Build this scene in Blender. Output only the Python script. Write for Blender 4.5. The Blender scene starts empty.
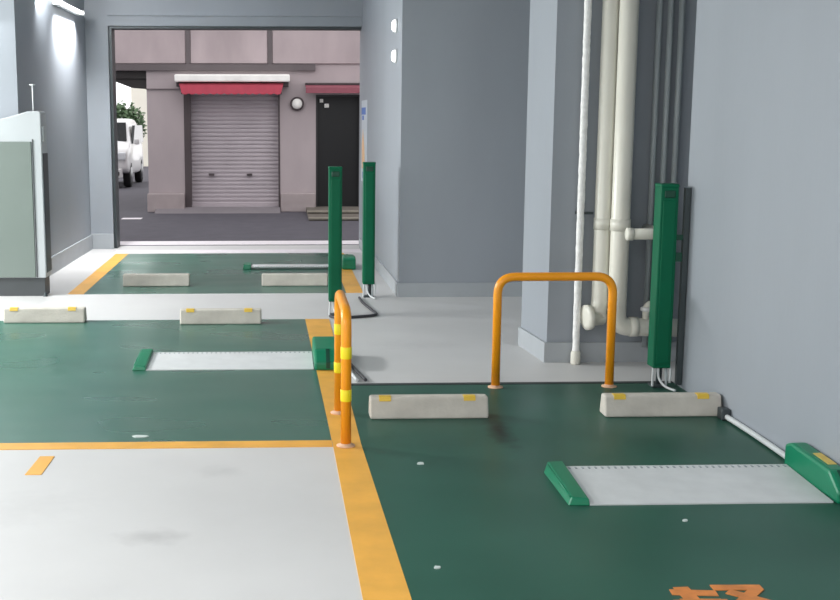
import bpy, bmesh, math, random
from mathutils import Vector, Matrix
random.seed(7)
scene = bpy.context.scene
COL = scene.collection
PI = math.pi

# ------------------------------------------------------------------ materials
def lin(c):
    return tuple(((v/255)/12.92 if v/255 <= .04045 else ((v/255+.055)/1.055)**2.4) for v in c)

def mat(name, rgb, rough=.55, metal=0., var=.10, scale=3., bump=0., bscale=40., emit=None, estr=0., spec=.5,
        stretch=(1,1,1), coat=0., marks=None, markcol=None, rvar=0., detail=5):
    m = bpy.data.materials.new(name); m.use_nodes = True
    nt = m.node_tree; N = nt.nodes; L = nt.links
    b = N['Principled BSDF']
    c = lin(rgb)
    b.inputs['Roughness'].default_value = rough
    b.inputs['Metallic'].default_value = metal
    b.inputs['Specular IOR Level'].default_value = spec
    if coat: b.inputs['Coat Weight'].default_value = coat
    tc = N.new('ShaderNodeTexCoord'); mp = N.new('ShaderNodeMapping')
    L.new(tc.outputs['Object'], mp.inputs['Vector']); mp.inputs['Scale'].default_value = stretch
    nz = N.new('ShaderNodeTexNoise'); nz.inputs['Scale'].default_value = scale; nz.inputs['Detail'].default_value = detail
    L.new(mp.outputs['Vector'], nz.inputs['Vector'])
    rp = N.new('ShaderNodeValToRGB')
    rp.color_ramp.elements[0].position = .3; rp.color_ramp.elements[1].position = .7
    rp.color_ramp.elements[0].color = tuple(v*(1-var) for v in c)+(1,)
    rp.color_ramp.elements[1].color = tuple(min(1, v*(1+var)) for v in c)+(1,)
    L.new(nz.outputs['Fac'], rp.inputs['Fac'])
    out = rp.outputs['Color']
    if marks:                                   # darker marks: ellipses (x, y, rx, ry, strength) in object space
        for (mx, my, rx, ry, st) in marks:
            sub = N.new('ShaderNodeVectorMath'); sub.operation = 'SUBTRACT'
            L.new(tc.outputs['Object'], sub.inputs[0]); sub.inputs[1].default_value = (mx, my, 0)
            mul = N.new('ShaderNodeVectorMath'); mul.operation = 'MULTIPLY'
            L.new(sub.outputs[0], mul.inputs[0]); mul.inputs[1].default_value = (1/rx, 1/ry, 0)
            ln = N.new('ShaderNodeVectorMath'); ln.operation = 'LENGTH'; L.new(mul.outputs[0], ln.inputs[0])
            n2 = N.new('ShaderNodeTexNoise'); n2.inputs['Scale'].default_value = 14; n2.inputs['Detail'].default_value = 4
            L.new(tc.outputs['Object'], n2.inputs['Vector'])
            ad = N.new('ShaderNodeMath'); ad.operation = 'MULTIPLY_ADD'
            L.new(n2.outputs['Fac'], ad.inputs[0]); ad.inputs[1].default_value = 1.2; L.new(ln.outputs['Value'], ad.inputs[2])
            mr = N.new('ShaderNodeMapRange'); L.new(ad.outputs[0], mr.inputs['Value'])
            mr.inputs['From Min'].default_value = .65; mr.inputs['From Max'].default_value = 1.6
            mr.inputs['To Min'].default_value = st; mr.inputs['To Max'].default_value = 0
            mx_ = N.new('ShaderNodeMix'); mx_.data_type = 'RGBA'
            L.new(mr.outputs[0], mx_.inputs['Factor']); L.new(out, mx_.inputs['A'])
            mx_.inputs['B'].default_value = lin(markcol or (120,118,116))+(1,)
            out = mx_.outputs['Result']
    L.new(out, b.inputs['Base Color'])
    if rvar:
        n3 = N.new('ShaderNodeTexNoise'); n3.inputs['Scale'].default_value = 1.6; n3.inputs['Detail'].default_value = min(detail, 3)
        L.new(mp.outputs['Vector'], n3.inputs['Vector'])
        mr = N.new('ShaderNodeMapRange'); L.new(n3.outputs['Fac'], mr.inputs['Value'])
        mr.inputs['From Min'].default_value = .3; mr.inputs['From Max'].default_value = .7
        mr.inputs['To Min'].default_value = rough-rvar; mr.inputs['To Max'].default_value = rough+rvar
        L.new(mr.outputs[0], b.inputs['Roughness'])
    if bump:
        nb = N.new('ShaderNodeTexNoise'); nb.inputs['Scale'].default_value = bscale; nb.inputs['Detail'].default_value = 4
        L.new(mp.outputs['Vector'], nb.inputs['Vector'])
        bp = N.new('ShaderNodeBump'); bp.inputs['Strength'].default_value = bump; bp.inputs['Distance'].default_value = .01
        L.new(nb.outputs['Fac'], bp.inputs['Height']); L.new(bp.outputs['Normal'], b.inputs['Normal'])
    if emit:
        b.inputs['Emission Color'].default_value = lin(emit)+(1,); b.inputs['Emission Strength'].default_value = estr
    return m

M = dict(
    wall=mat('grey wall paint', (150,156,163), .5, var=.05, scale=1.5, bump=.06, bscale=25, stretch=(1,1,.35)),
    base=mat('pale baseboard paint', (168,173,177), .5, var=.05, scale=4),
    ceil=mat('ceiling paint', (172,176,180), .7, var=.04),
    floor=mat('light grey floor coating', (204,203,202), .5, var=.05, scale=1.3, bump=.03, bscale=60,
              marks=[(-.46,4.02,.16,.10,.32), (-.25,4.8,.12,.10,.18), (-1.0,4.35,.3,.25,.12), (.9,7.6,.35,.2,.12)], markcol=(128,126,126)),
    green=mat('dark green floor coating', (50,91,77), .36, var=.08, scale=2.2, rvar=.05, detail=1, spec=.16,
              marks=[(1.075,5.42,.075,.36,1.0), (.75,5.2,.5,.25,.15), (1.9,5.1,.5,.2,.15)], markcol=(30,44,40)),  # first mark: dark streak running forward from the wheel stop end
    green_sheen=mat('green floor coating with added sheen', (58,104,90), .30, var=.06, scale=1.4, rvar=.05, detail=1, spec=.7, stretch=(.7,1.3,1)),  # same green coating, lightened and glossed to imitate sheen from the light
    orange=mat('orange floor paint', (232,172,74), .45, var=.10, scale=6, bump=.05),
    orange2=mat('worn orange stencil paint', (214,132,66), .5, var=.22, scale=14),
    strip=mat('dark floor strip', (52,58,58), .6),
    concrete=mat('cast concrete', (198,192,182), .85, var=.10, scale=9, bump=.25, bscale=60),
    refl=mat('yellow reflector', (232,192,66), .35, var=.06),
    plate=mat('brushed plate metal', (214,216,216), .5, metal=.0, var=.05, scale=10),
    gplas=mat('bright green powder coat', (5,124,88), .38, var=.06, scale=5),
    gdark=mat('green slot shadow liner', (8,66,48), .5),
    gpost=mat('green post powder coat', (3,98,67), .45, spec=.2, var=.06, scale=4),
    label=mat('yellow warning label', (212,184,92), .5, var=.12, scale=30),
    obar=mat('orange steel tube', (252,160,24), .32, var=.06, scale=5),
    yband=mat('yellow reflective band', (250,226,30), .4, var=.03),
    flange=mat('worn flange', (216,172,140), .6, var=.15, scale=20),
    pvc=mat('white plastic pipe', (226,224,212), .32, var=.04, scale=3),
    wrap=mat('white wrapped pipe', (240,240,238), .6, var=.10, scale=30, bump=.3, bscale=60),
    conduit=mat('grey conduit', (158,166,168), .45, var=.05),
    steel=mat('dark grey steel', (66,74,76), .45, metal=.2, var=.08),
    cableb=mat('dark cable', (62,62,66), .5),
    cablew=mat('white cable', (206,210,210), .45),
    mwhite=mat('white machine housing', (182,187,189), .42, var=.03),
    mgreen=mat('pale grey green panel', (114,125,119), .35, var=.03),
    mdark=mat('dark plinth', (70,74,76), .5),
    lampbody=mat('lamp housing', (206,208,208), .5),
    lampglow=mat('lit lamp lens', (255,255,255), .4, emit=(255,253,248), estr=4.5),
    domeglow=mat('small glowing dome', (255,255,255), .3, emit=(255,255,255), estr=1.6),
    facade=mat('pinkish grey render', (172,160,162), .8, var=.08, scale=1.6, bump=.1, bscale=30, stretch=(1,1,.5)),
    panel=mat('stained pinkish panel', (170,156,158), .75, var=.16, scale=1.8, stretch=(1,1,.4)),
    fbeam=mat('dark brown grey beam', (96,88,90), .7, var=.08),
    plinth=mat('rough plinth concrete', (164,152,152), .85, var=.08, scale=5),
    shutter=mat('painted shutter slats', (178,168,173), .5, metal=.1, var=.06, scale=2),
    sguide=mat('dark shutter guide', (74,64,66), .6),
    awn=mat('red awning cloth', (186,70,88), .75, var=.08, scale=8),
    awn2=mat('faded dark red awning cloth', (142,78,90), .75, var=.08, scale=8),
    awhite=mat('awning cassette', (240,238,234), .45),
    black=mat('black door panel', (14,14,16), .4, var=.1),
    blackfr=mat('door frame', (52,50,52), .5),
    asphalt=mat('street asphalt', (80,78,86), .85, var=.10, scale=4, bump=.3, bscale=90),
    roadpaint=mat('white road paint', (228,222,226), .7, var=.06, scale=20),
    ramp=mat('concrete ramp', (128,122,126), .85, var=.07),
    step=mat('mossy step concrete', (104,98,90), .85, var=.15, scale=6),
    stepedge=mat('pale step edge', (146,140,128), .8, var=.12, scale=8),
    cream=mat('cream wall render', (255,250,236), .8, var=.02),
    soffit=mat('dark canopy', (40,36,36), .7),
    carw=mat('white car paint', (226,226,226), .25, coat=.4, var=.01),
    glass=mat('dark car glass', (26,30,36), .08, var=.02),
    tyre=mat('tyre rubber', (24,24,25), .8),
    hub=mat('alloy hub', (160,162,164), .35, metal=.6),
    trimb=mat('black car trim', (34,34,36), .5),
    lens=mat('headlamp lens', (220,224,228), .12),
    leaf=mat('tree leaves', (84,110,76), .6, var=.35, scale=3),
    bark=mat('tree bark', (88,74,60), .9, var=.2, scale=10),
    poster=mat('poster sheet', (200,206,212), .5, var=.02),
    blue=mat('blue print', (64,112,190), .5, var=.15, scale=12),
    oprint=mat('orange print', (236,190,138), .5, var=.12, scale=8),
    scrap=mat('white scrap', (196,206,202), .7),
)

# ------------------------------------------------------------------ mesh builders
class MB:
    def __init__(s): s.bm = bmesh.new()
    def box(s, x0, x1, y0, y1, z0, z1, bev=0., seg=2, mi=0):
        t = bmesh.new()
        bmesh.ops.create_cube(t, size=1)
        for v in t.verts:
            v.co = Vector(((x0+x1)/2+v.co.x*(x1-x0), (y0+y1)/2+v.co.y*(y1-y0), (z0+z1)/2+v.co.z*(z1-z0)))
        if bev:
            bmesh.ops.bevel(t, geom=list(t.edges), offset=bev, segments=seg, profile=.5, affect='EDGES')
        for f in t.faces: f.material_index = mi
        return s._merge(t)
    def _merge(s, t):
        me = bpy.data.meshes.new('tmp'); t.to_mesh(me); t.free(); s.bm.from_mesh(me); bpy.data.meshes.remove(me); return s
    def prism(s, pts, axis, a, b, bev=0., seg=2):
        t = bmesh.new()
        def co(p, q):
            return {'x': (q, p[0], p[1]), 'y': (p[0], q, p[1]), 'z': (p[0], p[1], q)}[axis]
        A = [t.verts.new(co(p, a)) for p in pts]; B = [t.verts.new(co(p, b)) for p in pts]
        n = len(pts)
        t.faces.new(A); t.faces.new(B[::-1])
        for i in range(n): t.faces.new((A[i], B[i], B[(i+1) % n], A[(i+1) % n]))
        bmesh.ops.recalc_face_normals(t, faces=t.faces)
        if bev: bmesh.ops.bevel(t, geom=list(t.edges), offset=bev, segments=seg, profile=.5, affect='EDGES')
        return s._merge(t)
    def tube(s, pts, r, n=12, cap=True):
        pts = [Vector(p) for p in pts]
        rs = r if isinstance(r, (list, tuple)) else [r]*len(pts)
        t = bmesh.new(); rings = []
        up = None
        for i, p in enumerate(pts):
            d = (pts[min(i+1, len(pts)-1)]-pts[max(i-1, 0)]).normalized()
            if up is None:
                up = Vector((0,0,1)) if abs(d.z) < .9 else Vector((1,0,0))
            u = (up-d*up.dot(d)).normalized(); up = u; w = d.cross(u)
            rings.append([t.verts.new(p+(u*math.cos(2*PI*k/n)+w*math.sin(2*PI*k/n))*rs[i]) for k in range(n)])
        for a, b in zip(rings, rings[1:]):
            for k in range(n): t.faces.new((a[k], a[(k+1) % n], b[(k+1) % n], b[k]))
        if cap: t.faces.new(rings[0][::-1]); t.faces.new(rings[-1])
        for f in t.faces: f.smooth = len(f.verts) == 4
        bmesh.ops.recalc_face_normals(t, faces=t.faces)
        return s._merge(t)
    def lathe(s, prof, centre, axis, n=24):        # prof: list of (radius, height along axis)
        t = bmesh.new(); rings = []
        c = Vector(centre); ax = Vector(axis).normalized()
        u = ax.orthogonal().normalized(); w = ax.cross(u)
        for (r, h) in prof:
            rings.append([t.verts.new(c+ax*h+(u*math.cos(2*PI*k/n)+w*math.sin(2*PI*k/n))*max(r, 1e-4)) for k in range(n)])
        for a, b in zip(rings, rings[1:]):
            for k in range(n): t.faces.new((a[k], a[(k+1) % n], b[(k+1) % n], b[k]))
        t.faces.new(rings[0]); t.faces.new(rings[-1])
        for f in t.faces: f.smooth = len(f.verts) == 4
        bmesh.ops.recalc_face_normals(t, faces=t.faces)
        return s._merge(t)
    def build(s, name, material, parent=None):
        me = bpy.data.meshes.new(name); s.bm.to_mesh(me); s.bm.free()
        me.materials.append(M[material]); o = bpy.data.objects.new(name, me); COL.objects.link(o)
        if parent: o.parent = parent
        return o

def arc(pts, r, n=6):
    """polyline with rounded corners"""
    P = [Vector(p) for p in pts]; out = [P[0]]
    for a, b, c in zip(P, P[1:], P[2:]):
        d1 = (a-b).normalized(); d2 = (c-b).normalized()
        p0 = b+d1*r; p2 = b+d2*r
        for i in range(n+1):
            t = i/n; out.append(p0*(1-t)**2+b*2*t*(1-t)+p2*t*t)
    out.append(P[-1]); return out

def smooth_path(pts, n=6):
    P = [Vector(p) for p in pts]; out = []
    for i in range(len(P)-1):
        p0 = P[max(i-1, 0)]; p1 = P[i]; p2 = P[i+1]; p3 = P[min(i+2, len(P)-1)]
        for k in range(n):
            t = k/n
            out.append(.5*((2*p1)+(p2-p0)*t+(2*p0-5*p1+4*p2-p3)*t*t+(3*p1-p0-3*p2+p3)*t**3))
    out.append(P[-1]); return out

def tag(o, label, cat, group=None):
    o['label'] = label; o['category'] = cat
    if group: o['group'] = group
    return o
def thing(name, label, cat, loc=(0,0,0), rz=0, group=None):
    o = bpy.data.objects.new(name, None); COL.objects.link(o); o.location = loc; o.rotation_euler = (0,0,rz)
    o.empty_display_size = .1
    return tag(o, label, cat, group)
def struct(o): o['kind'] = 'structure'; return o
def kids(o): return [c for c in COL.objects if c.parent == o]
def dup(root, loc, label, rz=0):
    r = root.copy(); COL.objects.link(r); r.location = loc; r.rotation_euler = (0,0,rz); r['label'] = label
    for ch in kids(root):
        c = ch.copy(); COL.objects.link(c); c.parent = r
        for g in kids(ch):
            d = g.copy(); COL.objects.link(d); d.parent = c
    return r

# ------------------------------------------------------------------ the setting
XR, XC, XL = 2.28, 1.04, -2.23
XF, JX = .985, -1.93
CEIL = 2.95
fl = struct(MB().box(-7, 4, -2, 13.88, -.2, 0).build('floor', 'floor'))
def paint(name, pts, m, z=.002, label=None):
    o = MB().prism(pts, 'z', 0.0, z).build(name, m, fl)
    if label: o['label'] = label
    return o
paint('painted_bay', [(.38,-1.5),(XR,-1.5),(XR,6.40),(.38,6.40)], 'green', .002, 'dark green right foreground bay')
paint('painted_bay', [(-4.6,5.27),(.25,5.27),(.21,8.63),(-4.6,8.63)], 'green_sheen', .002, 'green left middle bay, lightened for its sheen')
paint('painted_bay', [(-1.69,9.97),(.60,9.97),(.60,13.02),(-1.69,13.02)], 'green_sheen', .002, 'far green bay by the street')
paint('painted_line', [(.275,-1.5),(.45,-1.5),(.418,3.44),(.386,5.2),(.39,8.63),(.207,8.63),(.253,5.2),(.264,3.44)], 'orange', .003, 'wide orange divider line')
paint('painted_line', [(-4.6,5.165),(.25,5.165),(.25,5.27),(-4.6,5.27)], 'orange', .003, 'narrow orange line at the left bay mouth')
paint('painted_line', [(-1.83,9.97),(-1.69,9.97),(-1.69,13.02),(-1.83,13.02)], 'orange', .003, 'orange line by the left wall')
paint('painted_line', [(.60,9.97),(.75,9.97),(.75,13.02),(.60,13.02)], 'orange', .003, 'orange line by the centre wall')
paint('painted_mark', [(-1.085,4.78),(-1.015,4.78),(-1.01,5.05),(-1.075,5.05)], 'orange', .003, 'short orange dash')
paint('painted_band', [(-1.87,13.08),(.96,13.08),(.96,13.40),(-1.87,13.40)], 'roadpaint', .002)
# orange stencilled character, its head at the bottom edge of the picture
ch = MB(); sk = [0]
def stroke(x0, y0, x1, y1, w):
    w *= 1.25
    a = Vector((x0,y0)); b = Vector((x1,y1)); d = (b-a).normalized(); n = Vector((-d.y,d.x))*w/2
    sk[0] += 1; ch.prism([tuple(a+n), tuple(b+n), tuple(b-n), tuple(a-n)], 'z', .001, .0040+.00015*sk[0])
stroke(1.255,3.462,1.40,3.448,.034); stroke(1.30,3.50,1.315,3.16,.04)
stroke(1.265,3.39,1.395,3.385,.03); stroke(1.265,3.335,1.395,3.33,.03); stroke(1.26,3.40,1.262,3.32,.03); stroke(1.395,3.40,1.393,3.32,.03)
stroke(1.245,3.26,1.41,3.255,.03)
stroke(1.40,3.492,1.562,3.488,.032); stroke(1.548,3.485,1.43,3.35,.032); stroke(1.44,3.46,1.57,3.34,.032)
stroke(1.43,3.285,1.57,3.285,.03); stroke(1.50,3.36,1.50,3.19,.032); stroke(1.42,3.185,1.58,3.185,.03)
ch.build('painted_mark', 'orange2', fl)['label'] = 'orange stencilled character'
MB().box(.41, XR, 6.405, 6.45, 0, .004).build('dark_strip', 'strip', fl)  # thin dark strip along the far edge of the green bay

struct(MB().box(-7, 4, -2, 13.88, CEIL, CEIL+.2).build('ceiling', 'ceil'))
struct(MB().box(XR, 2.9, -2, 6.34, 0, CEIL).build('wall_right', 'wall'))
struct(MB().box(2.75, 2.9, 6.34, 7.02, 0, CEIL).build('wall_recess', 'wall'))
struct(MB().prism([(1.68,7.02),(2.9,7.02),(2.9,7.57),(1.635,7.57)], 'z', 0, CEIL).build('wall_pillar', 'wall'))
struct(MB().prism([(XC,9.73),(2.9,9.73),(2.9,13.55),(XF,13.55)], 'z', 0, CEIL).build('wall_center', 'wall'))
struct(MB().box(2.75, 2.9, 7.57, 9.73, 0, CEIL).build('wall_back_right', 'wall'))
struct(MB().prism([(-7,10.22),(XL-.02,10.22),(XL+.04,13.55),(-7,13.55)], 'z', 0, CEIL).build('wall_left', 'wall'))
w = MB()
w.box(-7, JX, 13.55, 13.88, 0, CEIL); w.box(XF, 4, 13.55, 13.88, 0, CEIL)
w.box(JX, XF, 13.55, 13.88, 2.565, 2.675); w.box(JX, XF, 13.50, 13.88, 2.675, CEIL)
struct(w.build('wall_entrance', 'wall'))
# baseboards
def bb(name, *boxes):
    m = MB()
    for b in boxes: m.box(*b, bev=.004, seg=1)
    return struct(m.build(name, 'base'))
struct(MB().prism([(XL-.021,10.22),(XL-.003,10.22),(XL+.058,13.53),(XL+.039,13.53)], 'z', 0, .17).build('baseboard_left', 'base'))
bb('baseboard_entrance', (XL+.04, JX+.005, 13.53, 13.55, 0, .18))
m = MB(); m.prism([(XC-.018,9.712),(2.75,9.712),(2.75,9.73),(XC,9.73),(XF,13.55),(XF-.018,13.55)], 'z', 0, .12); struct(m.build('baseboard_center', 'base'))
m = MB(); m.prism([(1.662,7.002),(2.75,7.002),(2.75,7.02),(1.68,7.02),(1.635,7.57),(1.617,7.57)], 'z', 0, .125); struct(m.build('baseboard_pillar', 'base'))
t = MB(); t.box(JX, JX+.035, 13.60, 13.86, 0, 2.54); t.box(JX, XF-.004, 13.60, 13.86, 2.54, 2.565)
struct(t.build('trim_1', 'steel'))

# ------------------------------------------------------------------ street
SZ = -.08
rd = MB(); rd.box(-30, 30, 15.2, 60, SZ-.2, SZ)
rd.prism([(13.88,-.25),(13.88,0),(14.45,0),(15.2,SZ),(15.2,-.25)], 'x', -30, 30)
rd = struct(rd.build('road', 'asphalt'))
MB().box(-6, 6, 13.95, 14.38, 0, .003).build('painted_line', 'roadpaint', rd)
MB().box(-2.52, -2.20, 18.6, 18.85, SZ, SZ+.003).build('painted_dash', 'roadpaint', rd)
MB().box(-6, 6, 17.0, 17.9, SZ, SZ+.002).build('trench_patch', 'strip', rd) if False else None

YF = 20.1
bd = thing('shop_building', 'pinkish grey shop building with a closed roller shutter across the street', 'building', (0, YF, 0))
def F(mb, name, m, parent=bd):
    o = mb.build(name, m, parent)
    if parent is bd: o.matrix_parent_inverse = Matrix.Translation((0,-YF,0))
    return o
wl = MB()
wl.box(-2.23, -1.60, YF, YF+.3, SZ, 2.33); wl.box(.05, .67, YF, YF+.3, SZ, 2.33)
wl.box(-1.60, .05, YF, YF+.3, 1.95, 2.33); wl.box(.67, 1.45, YF, YF+.3, 1.93, 2.33); wl.box(1.45, 7, YF, YF+.3, SZ, 2.33)
wl.box(-6.5, 7, YF, YF+1.2, 2.33, 6.5); wl.box(-2.23, 7, YF+1.2, YF+6, 2.33, 6.5)
wl.box(-2.23, -1.6, YF+.3, YF+6, SZ, 2.33); wl.box(-1.6, 7, YF+.5, YF+6, SZ, 2.33)
F(wl, 'wall', 'facade')
for (a, b) in ((-6.4,-4.5),(-4.42,-2.9),(-2.82,-1.55),(-1.47,-.155),(-.075,1.92),(2.0,3.3),(3.38,4.8)):
    F(MB().box(a, b, YF-.04, YF, 2.45, 3.7, bev=.01, seg=1), 'wall_panel', 'panel')
F(MB().box(-6.5, .66, YF-.07, YF, 2.335, 2.44), 'beam', 'fbeam')
for x in (-2.86, -1.51, -.115, 1.96, 3.34):
    F(MB().box(x-.04, x+.04, YF-.05, YF, 2.44, 3.75), 'seam_post', 'fbeam')
F(MB().box(-2.24, -1.62, YF-.03, YF, 2.015, 2.03), 'joint_moulding', 'fbeam')
F(MB().box(-2.25, -1.61, YF-.10, YF, SZ, .24, bev=.01, seg=1), 'plinth', 'plinth')
F(MB().box(.06, .66, YF-.10, YF, SZ, .24, bev=.01, seg=1), 'plinth', 'plinth')
F(MB().prism([(19.72,SZ),(YF+.1,SZ),(YF+.1,.0),(YF-.02,.0)], 'x', -2.1, .05), 'ramp', 'ramp')
# roller shutter
sh = MB()
zs = .02
while zs < 1.95:
    sh.prism([(YF+.15,zs),(YF+.138,zs+.010),(YF+.134,zs+.035),(YF+.138,zs+.06),(YF+.15,zs+.07),(YF+.17,zs+.03)], 'x', -1.5, .03)
    zs += .07
sh = F(sh, 'roller_shutter', 'shutter')
def sub(mb, name, m, par):
    return mb.build(name, m, par)
sub(MB().box(-1.19, -1.10, YF+.08, YF+.13, .54, .575), 'handle', 'sguide', sh)
sub(MB().box(-.53, -.44, YF+.08, YF+.13, .54, .575), 'handle', 'sguide', sh)
sub(MB().box(-1.5, .03, YF+.08, YF+.16, -.01, .035), 'bottom_bar', 'shutter', sh)
F(MB().box(-1.60, -1.49, YF-.01, YF+.2, -.1, 1.95), 'guide_rail', 'sguide')
F(MB().box(.02, .05, YF-.01, YF+.2, -.1, 1.95), 'guide_rail', 'sguide')
# black door and steps
dr = F(MB().box(.70, 1.42, YF+.10, YF+.15, .0, 1.92), 'door', 'black')
sub(MB().box(.74, .80, YF+.07, YF+.10, 1.80, 1.86), 'sign', 'awhite', dr)
sub(MB().box(.82, .90, YF+.05, YF+.10, 1.71, 1.78, bev=.01), 'sign', 'awhite', dr)
df = MB(); df.box(.67, .70, YF+.02, YF+.18, 0, 1.93); df.box(1.42, 1.45, YF+.02, YF+.18, 0, 1.93); df.box(.70, 1.42, YF+.02, YF+.18, 1.90, 1.93)
F(df, 'door_frame', 'blackfr')
F(MB().box(.50, 1.75, 19.1, YF+.1, SZ, .0), 'step', 'step'); F(MB().box(.49, 1.76, 19.07, 19.17, -.015, .008), 'step_edge', 'stepedge')
F(MB().box(.50, 1.75, 18.2, 19.1, SZ, -.04), 'step', 'step'); F(MB().box(.49, 1.76, 18.17, 18.27, -.055, -.032), 'step_edge', 'stepedge')
# canopy over the side passage
cn = MB(); cn.box(-6.0, -2.235, YF+.02, YF+1.2, 2.20, 2.33)
cn.prism([(-2.9,2.20),(-2.235,2.20),(-2.235,2.03),(-2.5,2.05)], 'y', YF+.05, YF+.35)
F(cn, 'canopy', 'soffit')
# awnings
aw = thing('awning', 'red cloth awning under a long white cassette above the roller shutter', 'awning', (0, 19.9, 0))
def A(mb, name, m, par):
    o = mb.build(name, m, par); o.matrix_parent_inverse = Matrix.Translation((0,-19.9,0)); return o
A(MB().box(-1.72, .22, 19.72, 20.1, 2.135, 2.26, bev=.02), 'cassette', 'awhite', aw)
A(MB().box(-1.70, .20, 19.86, 20.1, 2.06, 2.135), 'dark_rail', 'sguide', aw)  # dark bar under the cassette, wider than the valance
vb = MB()
n = 14; x0, x1 = -1.60, .07
pts = [(x0-.04, 2.10), (x1+.04, 2.10)]
for k in range(n*4+1):
    u = k/(n*4); pts.append((x1+(x0-x1)*u, 1.945-.022*abs(math.sin(u*n*PI))))
vb.prism(pts, 'y', 19.70, 19.712); vb.prism([(19.70,2.09),(19.70,2.10),(20.09,2.14),(20.09,2.13)], 'x', x0-.04, x1+.04)
A(vb, 'valance', 'awn', aw)
for x in (x0+.0, x1-.0): A(MB().tube([(x,20.09,2.12),(x,19.72,2.0),(x,19.715,1.93)], .012, 8), 'arm', 'sguide', aw)
a2 = thing('awning', 'short faded dark red awning over the black door', 'awning', (0, 19.9, 0))
vb = MB(); vb.prism([(20.09,2.10),(19.75,2.04),(19.75,1.95),(19.762,1.95),(19.765,2.03),(20.09,2.085)], 'x', .49, 2.1)
A(vb, 'valance', 'awn2', a2); A(MB().box(.49, 2.1, 20.02, 20.1, 2.10, 2.13), 'dark_rail', 'sguide', a2)
rl = thing('wall_lamp', 'round white lamp with dark rim on the wall beside the shutter', 'lamp', (.346, YF, 1.775))
MB().lathe([(.12,0),(.12,.05),(.095,.055),(.09,.05)], (0,0,0), (0,-1,0)).build('rim', 'sguide', rl)
MB().lathe([(.088,.04),(.088,.075),(.07,.10),(.03,.115),(0,.118)], (0,0,0), (0,-1,0)).build('lens', 'awhite', rl)

cw = tag(MB().box(-4.97, -2.4, 40.0, 40.4, SZ, 2.75).build('garden_wall', 'cream'), 'bright cream wall end standing behind the shop corner beside the car', 'wall')
# tree
tr = thing('tree', 'small leafy green tree behind the white car', 'tree', (-4.28, 33, SZ))
MB().tube([(0,0,0),(.03,0,.7),(-.02,.02,1.3),(.03,0,1.9)], [.07,.06,.045,.02], 8).build('trunk', 'bark', tr)
lf = bmesh.new()
for i in range(2600):
    th = random.uniform(0, 2*PI); ph = math.acos(random.uniform(-1,1)); r = random.uniform(.55,1)**.5
    lobe = .82+.18*math.sin(3*th+2*ph)+random.uniform(-.08,.08)
    c = Vector((math.sin(ph)*math.cos(th)*.62*r*lobe, math.sin(ph)*math.sin(th)*.62*r*lobe, 1.3+math.cos(ph)*.80*r*lobe))
    d = Vector((random.uniform(-1,1), random.uniform(-1,1), random.uniform(-.6,.6))).normalized(); e = d.orthogonal().normalized()
    L_ = random.uniform(.05,.09); W_ = L_*.5
    vs = [lf.verts.new(c-d*L_), lf.verts.new(c+e*W_), lf.verts.new(c+d*L_), lf.verts.new(c-e*W_)]; lf.faces.new(vs)
q = MB(); q.bm.free(); q.bm = lf; q.build('foliage', 'leaf', tr)
# white car, nose towards us
car = thing('car', 'white van like car parked nose first in the passage left of the shop', 'car', (-4.22, 27.0, SZ))
prof = [(0.02,.30),(-.02,.45),(.0,.80),(.10,.93),(.62,1.03),(1.25,1.55),(1.5,1.62),(3.0,1.62),(3.25,1.5),(3.38,.95),(3.38,.35),(3.3,.28)]
cb = bmesh.new(); secs = []
for (u, tmb) in ((-1,0),(-.94,.0),(-.5,1),(.5,1),(.94,0),(1,0)):
    ring = []
    for (y, z) in prof:
        hw = .775 if z < .95 else .775-.17*(z-.95)/.67
        yy = y+(.10*(abs(u)**3) if y < .7 else (-.06*abs(u)**3 if y > 3 else 0))
        zz = z-(.04 if abs(u) == 1 and z > 1.0 else 0)
        ring.append(cb.verts.new((u*hw, yy, zz)))
    secs.append(ring)
for a, b in zip(secs, secs[1:]):
    for k in range(len(prof)): cb.faces.new((a[k], a[(k+1)%len(prof)], b[(k+1)%len(prof)], b[k]))
cb.faces.new(secs[0]); cb.faces.new(secs[-1]); bmesh.ops.recalc_face_normals(cb, faces=cb.faces)
for f in cb.faces: f.smooth = True
q = MB(); q.bm.free(); q.bm = cb; ob = q.build('body', 'carw', car)
sm = ob.modifiers.new('round', 'SUBSURF'); sm.levels = 2; sm.render_levels = 2
ws = bmesh.new()
def wsp(x, f): # point on windscreen line
    y = .66+(1.22-.66)*f; z = 1.06+(1.53-1.06)*f
    return ws.verts.new((x, y-.03, z+.015))
ws.faces.new([wsp(-.66,.02), wsp(.66,.02), wsp(.58,.95), wsp(-.58,.95)])
bmesh.ops.solidify(ws, geom=ws.faces[:], thickness=.02)
q = MB(); q.bm.free(); q.bm = ws; q.build('windscreen', 'glass', car)
for s in (-1, 1):
    g = MB(); g.prism([(1.05,1.02),(1.42,1.45),(2.95,1.45),(3.15,1.02)], 'x', s*.70, s*.765); g.build('side_window', 'glass', car)
    MB().box(min(s*.42,s*.70), max(s*.42,s*.70), -.02, .14, .66, .84, bev=.03).build('headlamp', 'lens', car)
    mr = MB().box(min(s*.80,s*.93), max(s*.80,s*.93), .86, .95, 1.0, 1.14, bev=.03).build('mirror', 'carw', car)
    for y in (.62, 2.78):
        wh = MB().lathe([(.2,-.085),(.285,-.08),(.3,-.05),(.3,.05),(.285,.08),(.2,.085)], (s*.67, y, .30), (1,0,0)).build('wheel', 'tyre', car)
        MB().lathe([(.18,.0),(.18,.09),(.06,.11),(0,.11)], (s*.67, y, .30), (s,0,0)).build('hub_cap', 'hub', wh)
MB().box(-.62, .62, -.05, .06, .24, .46, bev=.03).build('bumper', 'carw', car)
MB().box(-.36, .36, -.055, .02, .52, .63, bev=.01).build('grille', 'trimb', car)
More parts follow.
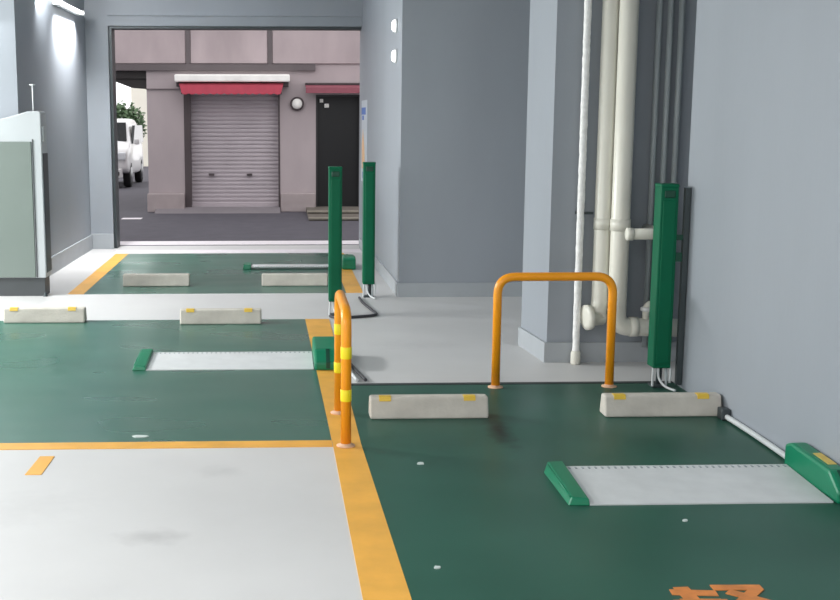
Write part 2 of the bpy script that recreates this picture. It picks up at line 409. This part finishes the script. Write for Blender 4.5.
MB().box(-.30, .30, -.075, -.04, .27, .36, bev=.01).build('lower_intake', 'trimb', car)
MB().box(.40, .56, -.07, -.03, .30, .40, bev=.02).build('fog_lamp_recess', 'trimb', car)

# ------------------------------------------------------------------ wheel stops
def stop_mesh():
    b = MB()
    b.prism([(-.06,0),(.06,0),(.055,.03),(.035,.11),(-.035,.11),(-.055,.03)], 'x', -.302, .302, bev=.012, seg=3)
    return b
def wheel_stop(refl):
    t = thing('wheel_stop', '', 'wheel stop', group='concrete wheel stops')
    stop_mesh().build('block', 'concrete', t)
    if refl:
        for x in (-.225, .205):
            MB().prism([(-.030,.1105),(-.030,.1145),(-.0365,.1125),(-.0435,.091),(-.041,.090)], 'x', x-.030, x+.030).build('reflector', 'refl', t)
            MB().box(x-.030, x+.030, -.0305, .0, .1095, .1140).build('reflector', 'refl', t)
    return t
s0 = wheel_stop(True); s0.location = (.765, 5.70, .002); s0['label'] = 'concrete wheel stop at left in the right foreground bay, in front of the orange hoop'
dup(s0, (1.965, 5.70, .002), 'concrete wheel stop in front of the tall green post by the right wall')
dup(s0, (-.425, 8.47, .002), 'concrete wheel stop behind the long white flap plate of the left bay')
dup(s0, (-1.745, 8.57, .002), 'concrete wheel stop in front of the payment machine')
s1 = wheel_stop(False); s1.location = (-1.107, 10.46, .002); s1['label'] = 'concrete wheel stop at left in the far bay by the street'
dup(s1, (.155, 10.44, .002), 'concrete wheel stop in the far bay directly left of a green post')

# ------------------------------------------------------------------ flap locks
def flap(label, loc, ln, dep, mirror=False, rise=.028, bw=.13, sticker=False):
    """plate runs from x=0 to ln; y=0 is the low front edge, dep the raised hinge edge"""
    t = thing('flap_lock', label, 'parking lock', loc, group='car locking flap plates')
    k = -1 if mirror else 1
    def pr(pts, a, b, bev=0.): return MB().prism([(k*p[0], p[1]) for p in pts], 'x', a, b, bev, 1)
    pl = pr([(0,.0),(0,.006),(dep,rise),(dep,rise-.008),(dep-.03,0)], 0, ln)
    nn = 34                                     # row of hinge slots along the raised edge
    for i in range(nn):
        x = .02+(ln-.04)*i/(nn-1)
        ya, yb = sorted((k*(dep-.035), k*(dep-.014)))
        pl.box(x-.0042, x+.0042, ya, yb, rise-.012, rise+.0012, mi=1)
    pl = pl.build('plate', 'plate', t); pl.data.materials.append(M['conduit'])
    # wedge at the free end
    w_ = bmesh.new()
    P = [(-.085,k*.0,0),(-.0,k*-.005,0),(-.0,k*(dep+.02),0),(-.085,k*(dep+.0),0),
         (-.068,k*.015,.032),(-.002,k*.005,.026),(-.002,k*(dep+.01),rise+.022),(-.070,k*(dep-.005),rise+.024)]
    v = [w_.verts.new(p) for p in P]
    for f in ((0,1,2,3),(4,7,6,5),(0,4,5,1),(1,5,6,2),(2,6,7,3),(3,7,4,0)): w_.faces.new([v[i] for i in f])
    bmesh.ops.recalc_face_normals(w_, faces=w_.faces)
    bmesh.ops.bevel(w_, geom=list(w_.edges), offset=.005, segments=2, profile=.5, affect='EDGES')
    q = MB(); q.bm.free(); q.bm = w_; en = q.build('end_cap', 'gplas', t)
    MB().tube([(-.072,k*.025,.028),(-.074,k*(dep-.03),rise+.017)], .004, 6).build('ridge', 'gplas', en)
    # drive box
    bx = MB()
    bx.prism([(k*-.03,0),(k*-.03,.05),(k*.06,.115),(k*(dep-.02),.13),(k*(dep+.04),.11),(k*(dep+.04),0)], 'x', ln+.004, ln+bw, bev=.014, seg=2)
    bx = bx.build('drive_box', 'gplas', t)
    g = MB(); g.prism([(k*p[0], p[1]) for p in ((-.032,.012),(-.032,.051),(.058,.1165),(.06,.112),(-.028,.048),(-.028,.012))], 'x', ln+bw*.44, ln+bw*.58)
    g.build('slot', 'gdark', bx)
    if not sticker: return t
    ys = sorted((k*(dep*.30), k*(dep*.62)))
    import_z = lambda yy: .115+(.13-.115)*((yy-.06)/(dep-.08))
    lb = MB(); lb.prism([(k*dep*.30, import_z(dep*.30)-.0005),(k*dep*.62, import_z(dep*.62)-.0005),(k*dep*.62, import_z(dep*.62)+.002),(k*dep*.30, import_z(dep*.30)+.002)], 'x', ln+bw*.42, ln+bw*.86)
    lb.build('warning_label', 'label', bx)
    return t
flap('large car locking flap in the right foreground bay, drive box against the wall', (1.222, 4.305, .002), .972, .43, bw=.08, sticker=True)
flap('car locking flap with long white plate in the left bay, ending at the orange hoop', (-.80, 6.83, .003), 1.015, .42, bw=.17)
flap('small car locking flap in the far bay, drive box between the green posts', (-.27, 11.95, .003), .92, .38, mirror=True, bw=.14)

# ------------------------------------------------------------------ orange hoops
def hoop(label, loc, rz, span, bands):
    t = thing('hoop_barrier', label, 'barrier', loc, rz, group='orange hoop barriers')
    h = .632; a = span/2
    MB().tube(arc([(-a,0,.006),(-a,0,h),(a,0,h),(a,0,.006)], .10, 8), .0245, 16).build('tube', 'obar', t)
    for s in (-a, a):
        MB().lathe([(.043,0),(.043,.005),(.028,.007),(.026,.015)], (s,0,0), (0,0,1)).build('flange', 'flange', t)
        if bands:
            for z in (.215, .415):
                MB().lathe([(.0255,0),(.0262,.002),(.0262,.053),(.0255,.055)], (s,0,z), (0,0,1), 16).build('reflective_band', 'yband', t)
    return t
hoop('plain orange hoop barrier behind the wheel stops, at the mouth of the grey walkway', (1.555, 6.33, .002), 0, .65, False)
hoop('orange hoop barrier with yellow bands standing on the wide orange floor line', (.312, 5.475, .003), PI/2, .61, True)

# ------------------------------------------------------------------ green posts
def post(label, loc, rail=False):
    t = thing('sensor_post', label, 'post', loc, group='green sensor posts')
    MB().box(-.05, .05, -.055, .055, .115, 1.135, bev=.006).build('pole', 'gpost', t)
    MB().box(-.036, .036, -.060, -.052, .14, 1.06, bev=.003, seg=1).build('front_cover', 'gpost', t)
    MB().box(-.052, .052, -.058, .058, 1.13, 1.15, bev=.006).build('cap', 'gpost', t)
    MB().box(-.030, .030, -.0615, -.054, 1.075, 1.115, bev=.004, seg=1).build('sensor_window', 'gdark', t)
    MB().box(-.045, .045, -.045, .045, 0, .012, bev=.003, seg=1).build('base_plate', 'steel', t)
    MB().tube([(.01,.02,.01),(.01,.02,.12)], .018, 10).build('stem', 'steel', t)
    for (pts, r, m) in (([(-.04,-.03,.12),(-.043,-.032,.05),(-.045,-.04,.008)], .007, 'cablew'),
                        ([(-.012,-.035,.12),(-.012,-.045,.06),(.01,-.09,.02),(.05,-.15,.008)], .007, 'cablew'),
                        ([(.03,-.03,.12),(.033,-.04,.06),(.028,-.05,.008)], .008, 'conduit'),
                        ([(.045,-.02,.14),(.052,-.045,.11),(.05,-.05,.03)], .007, 'cablew')):
        MB().tube(smooth_path(pts, 5), r, 8).build('cable', m, t)
    if rail:
        MB().box(.085, .115, -.06, -.03, .02, 1.13).build('dark_rail', 'steel', t)  # slim dark bar standing beside the pole
        MB().box(.05, .087, -.052, -.036, .72, .77).build('bracket', 'gdark', t); MB().box(.05, .087, -.052, -.036, .84, .87).build('bracket', 'gdark', t)
    return t
post('tall green post by the right wall behind a wheel stop', (2.16, 6.33, .002), True)
post('left of the two green posts in front of the street opening', (.442, 8.80, .0))
post('right of the two green posts, beside the grey centre wall', (.775, 9.74, .0))
# cables lying on the floor
def cable(name, label, pts, r, m):
    return tag(MB().tube(smooth_path(pts, 8), r, 8).build(name, m), label, 'cable')
cable('floor_cable', 'dark cable looping over the floor between the two green posts', [(.40,8.70,.012),(.46,8.62,.012),(.60,8.66,.012),(.73,8.72,.012),(.765,8.80,.012),(.74,9.0,.012),(.70,9.35,.012),(.69,9.62,.012)], .011, 'cableb')
cable('floor_cable', 'thin dark cable leading from the left bay flap box to the dark strip', [(.42,7.35,.012),(.44,7.0,.012),(.47,6.75,.012),(.505,6.49,.014)], .010, 'cableb')
cable('floor_conduit', 'pale conduit beside the dark cable near the orange hoop', [(.405,7.10,.014),(.42,6.85,.014),(.44,6.62,.014),(.455,6.49,.014)], .010, 'cablew')
cable('wall_conduit', 'white conduit along the foot of the right wall up to the green flap box', [(2.258,5.57,.022),(2.262,5.3,.022),(2.258,4.95,.022),(2.25,4.80,.022)], .014, 'cablew')
tag(MB().box(2.232, 2.278, 5.56, 5.63, .002, .06, bev=.006).build('conduit_clamp', 'steel'), 'small dark clamp at the wall end of the white conduit', 'clamp')

# ------------------------------------------------------------------ pipes at the pillar
pts = []; rr = []
for i in range(120):
    z = .01+(CEIL-.01)*i/119
    pts.append((1.848+random.uniform(-.001,.001), 6.955, z)); rr.append(.0225+random.uniform(-.0012,.0012))
pw = thing('thin_pipe', 'thin white wrapped pipe rising up the pillar front, left of the drain pipes', 'pipe', (0,0,0))
MB().tube(pts, rr, 12).build('pipe', 'wrap', pw)
MB().lathe([(.028,0),(.03,.01),(.03,.07),(.024,.085)], (1.848,6.955,.0), (0,0,1)).build('foot_sleeve', 'pvc', pw)
MB().box(1.872, 1.93, 6.965, 6.98, .93, .945).build('clip', 'steel', pw); MB().box(1.83, 1.866, 6.977, 7.02, .93, .945).build('clip', 'steel', pw)

p1 = thing('drain_pipe', 'left one of the two thick white drain pipes on the pillar', 'pipe', (0,0,0))
MB().tube(arc([(1.985,6.945,CEIL),(1.985,6.945,.37),(1.955,6.90,.31)], .05, 5), .052, 20).build('pipe', 'pvc', p1)
MB().lathe([(.056,0),(.056,.07)], (1.985,6.945,.84), (0,0,1)).build('coupling', 'pvc', p1)
MB().lathe([(.05,-.04),(.056,-.03),(.056,.045),(.078,.052),(.078,.078),(.05,.085),(0,.087)], (1.965,6.925,.305), (-1,-.25,-.06)).build('cleanout_cap', 'pvc', p1)
p2 = thing('drain_pipe', 'right one of the two thick white drain pipes, with an elbow at its foot', 'pipe', (0,0,0))
MB().tube(arc([(2.07,6.87,CEIL),(2.07,6.87,.25),(2.45,6.87,.24)], .08, 8), .056, 20).build('pipe', 'pvc', p2)
MB().lathe([(.061,0),(.061,.07)], (2.07,6.87,.84), (0,0,1)).build('coupling', 'pvc', p2)
MB().lathe([(.061,0),(.061,.05)], (2.15,6.87,.249), (1,0,0)).build('coupling', 'pvc', p2)
MB().tube(arc([(2.25,6.87,.27),(2.25,6.87,.39),(2.36,6.87,.39)], .04, 6), .022, 12).build('vent_branch', 'pvc', p2)
MB().lathe([(.026,0),(.034,.004),(.034,.022),(.026,.026)], (2.25,6.87,.345), (0,0,1)).build('ring', 'wrap', p2)
tg = thing('stub_pipe', 'short horizontal white pipe stub between the drain pipes and the green post', 'pipe', (2.055,6.70,.835))
MB().tube(arc([(.025,0,0),(.22,0,0),(.22,.30,0)], .05, 5), .033, 14).build('pipe', 'pvc', tg)
MB().lathe([(.0,0),(.034,.002),(.038,.006),(.038,.04),(.034,.042)], (0,0,0), (1,0,0)).build('end_cap', 'pvc', tg)
for (x, lab) in ((2.288,'leftmost of the three grey conduits in the recess beside the right wall'), (2.356,'middle one of the three grey conduits in the recess beside the right wall'), (2.424,'rightmost of the three grey conduits, nearest the right wall edge')):
    c = tag(MB().tube([(x,6.985,.10),(x,6.985,CEIL)], .018, 12).build('conduit', 'conduit'), lab, 'conduit', 'grey conduits in the recess')

# ------------------------------------------------------------------ left side: machine, lamps, poster
mc = thing('payment_machine', 'white and pale green payment machine standing by the left wall', 'parking machine', (-2.345, 9.86, 0))
mb = MB(); mb.prism([(-.34,.16),(.358,.16),(.358,1.555),(.345,1.575),(.25,1.572),(.08,1.522),(-.05,1.498),(-.34,1.45)], 'y', 0, .24, bev=.008); mb.build('housing', 'mwhite', mc)
MB().box(-.33, .272, -.012, .01, .165, 1.32, bev=.004, seg=1).build('door_panel', 'mgreen', mc)
MB().box(.279, .287, -.006, .004, .165, 1.34).build('door_gap', 'mdark', mc)
MB().box(.356, .372, .03, .12, 1.32, 1.45, bev=.005).build('side_handle', 'mwhite', mc)
MB().box(.356, .363, .03, .23, .20, 1.22, bev=.004, seg=1).build('side_cover', 'steel', mc)
pb = MB(); pb.box(-.33, .34, .02, .23, 0, .16); pb.build('plinth', 'mdark', mc)
MB().lathe([(.02,0),(.02,.01),(.012,.012),(.012,.03)], (.345,.0,.0), (0,0,1)).build('foot', 'steel', mc)
an = MB(); an.tube([(.275,.12,1.565),(.275,.12,1.80)], .006, 8); an.tube([(.25,.12,1.795),(.30,.12,1.795)], .006, 8); an.build('antenna', 'cablew', mc)

wlmp = thing('wall_lamp', 'bright lit tube lamp high on the left wall near the street opening', 'lamp', (XL+.024, 12.38, 2.63), -.018)
MB().box(0, .05, -.62, .62, .0, .06, bev=.008).build('housing', 'lampbody', wlmp)
for y in (-.60, .60): MB().box(.05, .10, y-.02, y+.02, .0, .05, bev=.006).build('tube_holder', 'lampbody', wlmp)
MB().tube([(.08,-.58,.022),(.08,.58,.022)], .017, 12).build('tube', 'lampglow', wlmp)
for z, lab in ((2.30,'upper of the two small round glowing white domes on the grey centre wall'), (2.045,'lower of the two small round glowing white domes on the grey centre wall')):
    l = thing('wall_dome', lab, 'lamp', (XC-.0054, 10.1, z), group='small round wall domes')
    MB().lathe([(.062,0),(.062,.012),(.055,.016)], (0,0,0), (-1,0,0)).build('rim', 'lampbody', l)
    MB().lathe([(.053,.014),(.05,.03),(.035,.043),(0,.048)], (0,0,0), (-1,0,0)).build('lens', 'domeglow', l)  # emissive white dome on a pale rim
ps = thing('wall_poster', 'white poster with blue and orange print at the street end of the centre wall', 'poster', (XC-(13.15-9.73)*.0144, 13.15, 0), .0144)
MB().box(-.006, 0, -.35, .32, .80, 1.72).build('sheet', 'poster', ps)
MB().box(-.008, -.006, -.20, .30, 1.56, 1.64).build('heading_print', 'blue', ps)
MB().box(-.008, -.006, .02, .22, 1.50, 1.55).build('heading_print', 'blue', ps)
MB().prism([(-.16,.95),(.25,.95),(.25,1.22),(.12,1.40),(-.05,1.20)], 'x', -.008, -.006).build('picture_print', 'oprint', ps)
MB().box(-.008, -.006, .0, .16, .84, .91).build('footer_print', 'blue', ps)

# ------------------------------------------------------------------ litter
def scrap(label, x, y, r, asp, z=.002):
    n = 9; pts = []
    for i in range(n):
        a = 2*PI*i/n; k = random.uniform(.75,1.15); pts.append((x+math.cos(a)*r*asp*k, y+math.sin(a)*r*k))
    tag(MB().prism(pts, 'z', z, z+.004).build('paper_scrap', 'scrap'), label, 'litter')
scrap('white paper scrap on the green left bay beside the narrow orange line', -.66, 5.36, .022, 1.9)
scrap('small pale scrap on the dark green floor below the left wheel stop', .625, 4.88, .016, 1.0)
scrap('tiny pale scrap near the wide orange line at the bottom of the photo', .535, 3.69, .012, 1.0)
scrap('pale scrap on the dark green floor in front of the right flap plate', 1.535, 4.12, .012, .9)

# ------------------------------------------------------------------ light
wd = bpy.data.worlds.new('sky'); scene.world = wd; wd.use_nodes = True
bg = wd.node_tree.nodes['Background']; bg.inputs[0].default_value = (.99, .985, 1.0, 1); bg.inputs[1].default_value = 1.65
def area(name, loc, rot, sx, sy, power, col=(1,1,1)):
    d = bpy.data.lights.new(name, 'AREA'); d.shape = 'RECTANGLE'; d.size = sx; d.size_y = sy; d.energy = power; d.color = col
    o = bpy.data.objects.new(name, d); COL.objects.link(o); o.location = loc; o.rotation_euler = rot; return o
# unseen fill lights added to brighten the floor and left-facing walls
for (x, y, z, tilt, p) in ((-5.2,8.6,2.45,50,330), (-3.2,2.4,2.85,8,125), (-.3,1.6,2.88,0,45), (-2.7,7.0,2.88,0,40)):
    area('driveway_fill', (x,y,z), (0,-math.radians(tilt),0), .35, 2.2, p, (.98,1,.99))
# unseen fill light added for jamb, far floor and centre wall
o = area('far_bay_fill', (XL+.05,11.2,2.80), (0,0,0), .2, .6, 72, (.98,.99,1))
o.rotation_euler = Vector((.62,.55,-.55)).to_track_quat('-Z', 'Y').to_euler()
o = area('wall_tube_light', (XL+.115,12.38,2.612), (0,math.radians(2),0), .04, 1.05, 38, (1,1,1)); o.data.spread = math.radians(112)
# unseen light added above the payment machine to put sheen on the floor
area('machine_fill', (-2.78,10.10,2.45), (math.radians(-40),0,0), .9, .12, 7, (.97,.99,1))

# ------------------------------------------------------------------ camera
cd = bpy.data.cameras.new('camera'); cam = bpy.data.objects.new('camera', cd); COL.objects.link(cam)
cd.sensor_width = 36; cd.lens = 1150/840*36; cd.shift_x = 105/840; cd.clip_end = 200
cam.location = (0,0,1.5)
cam.rotation_euler = (PI/2-math.atan(180/1150), 0, -math.atan(38/1150*.988))
scene.camera = cam
scene.view_settings.view_transform = 'Standard'; scene.view_settings.look = 'None'
scene.view_settings.exposure = 0; scene.view_settings.gamma = 1; scene.view_settings.use_curve_mapping = False
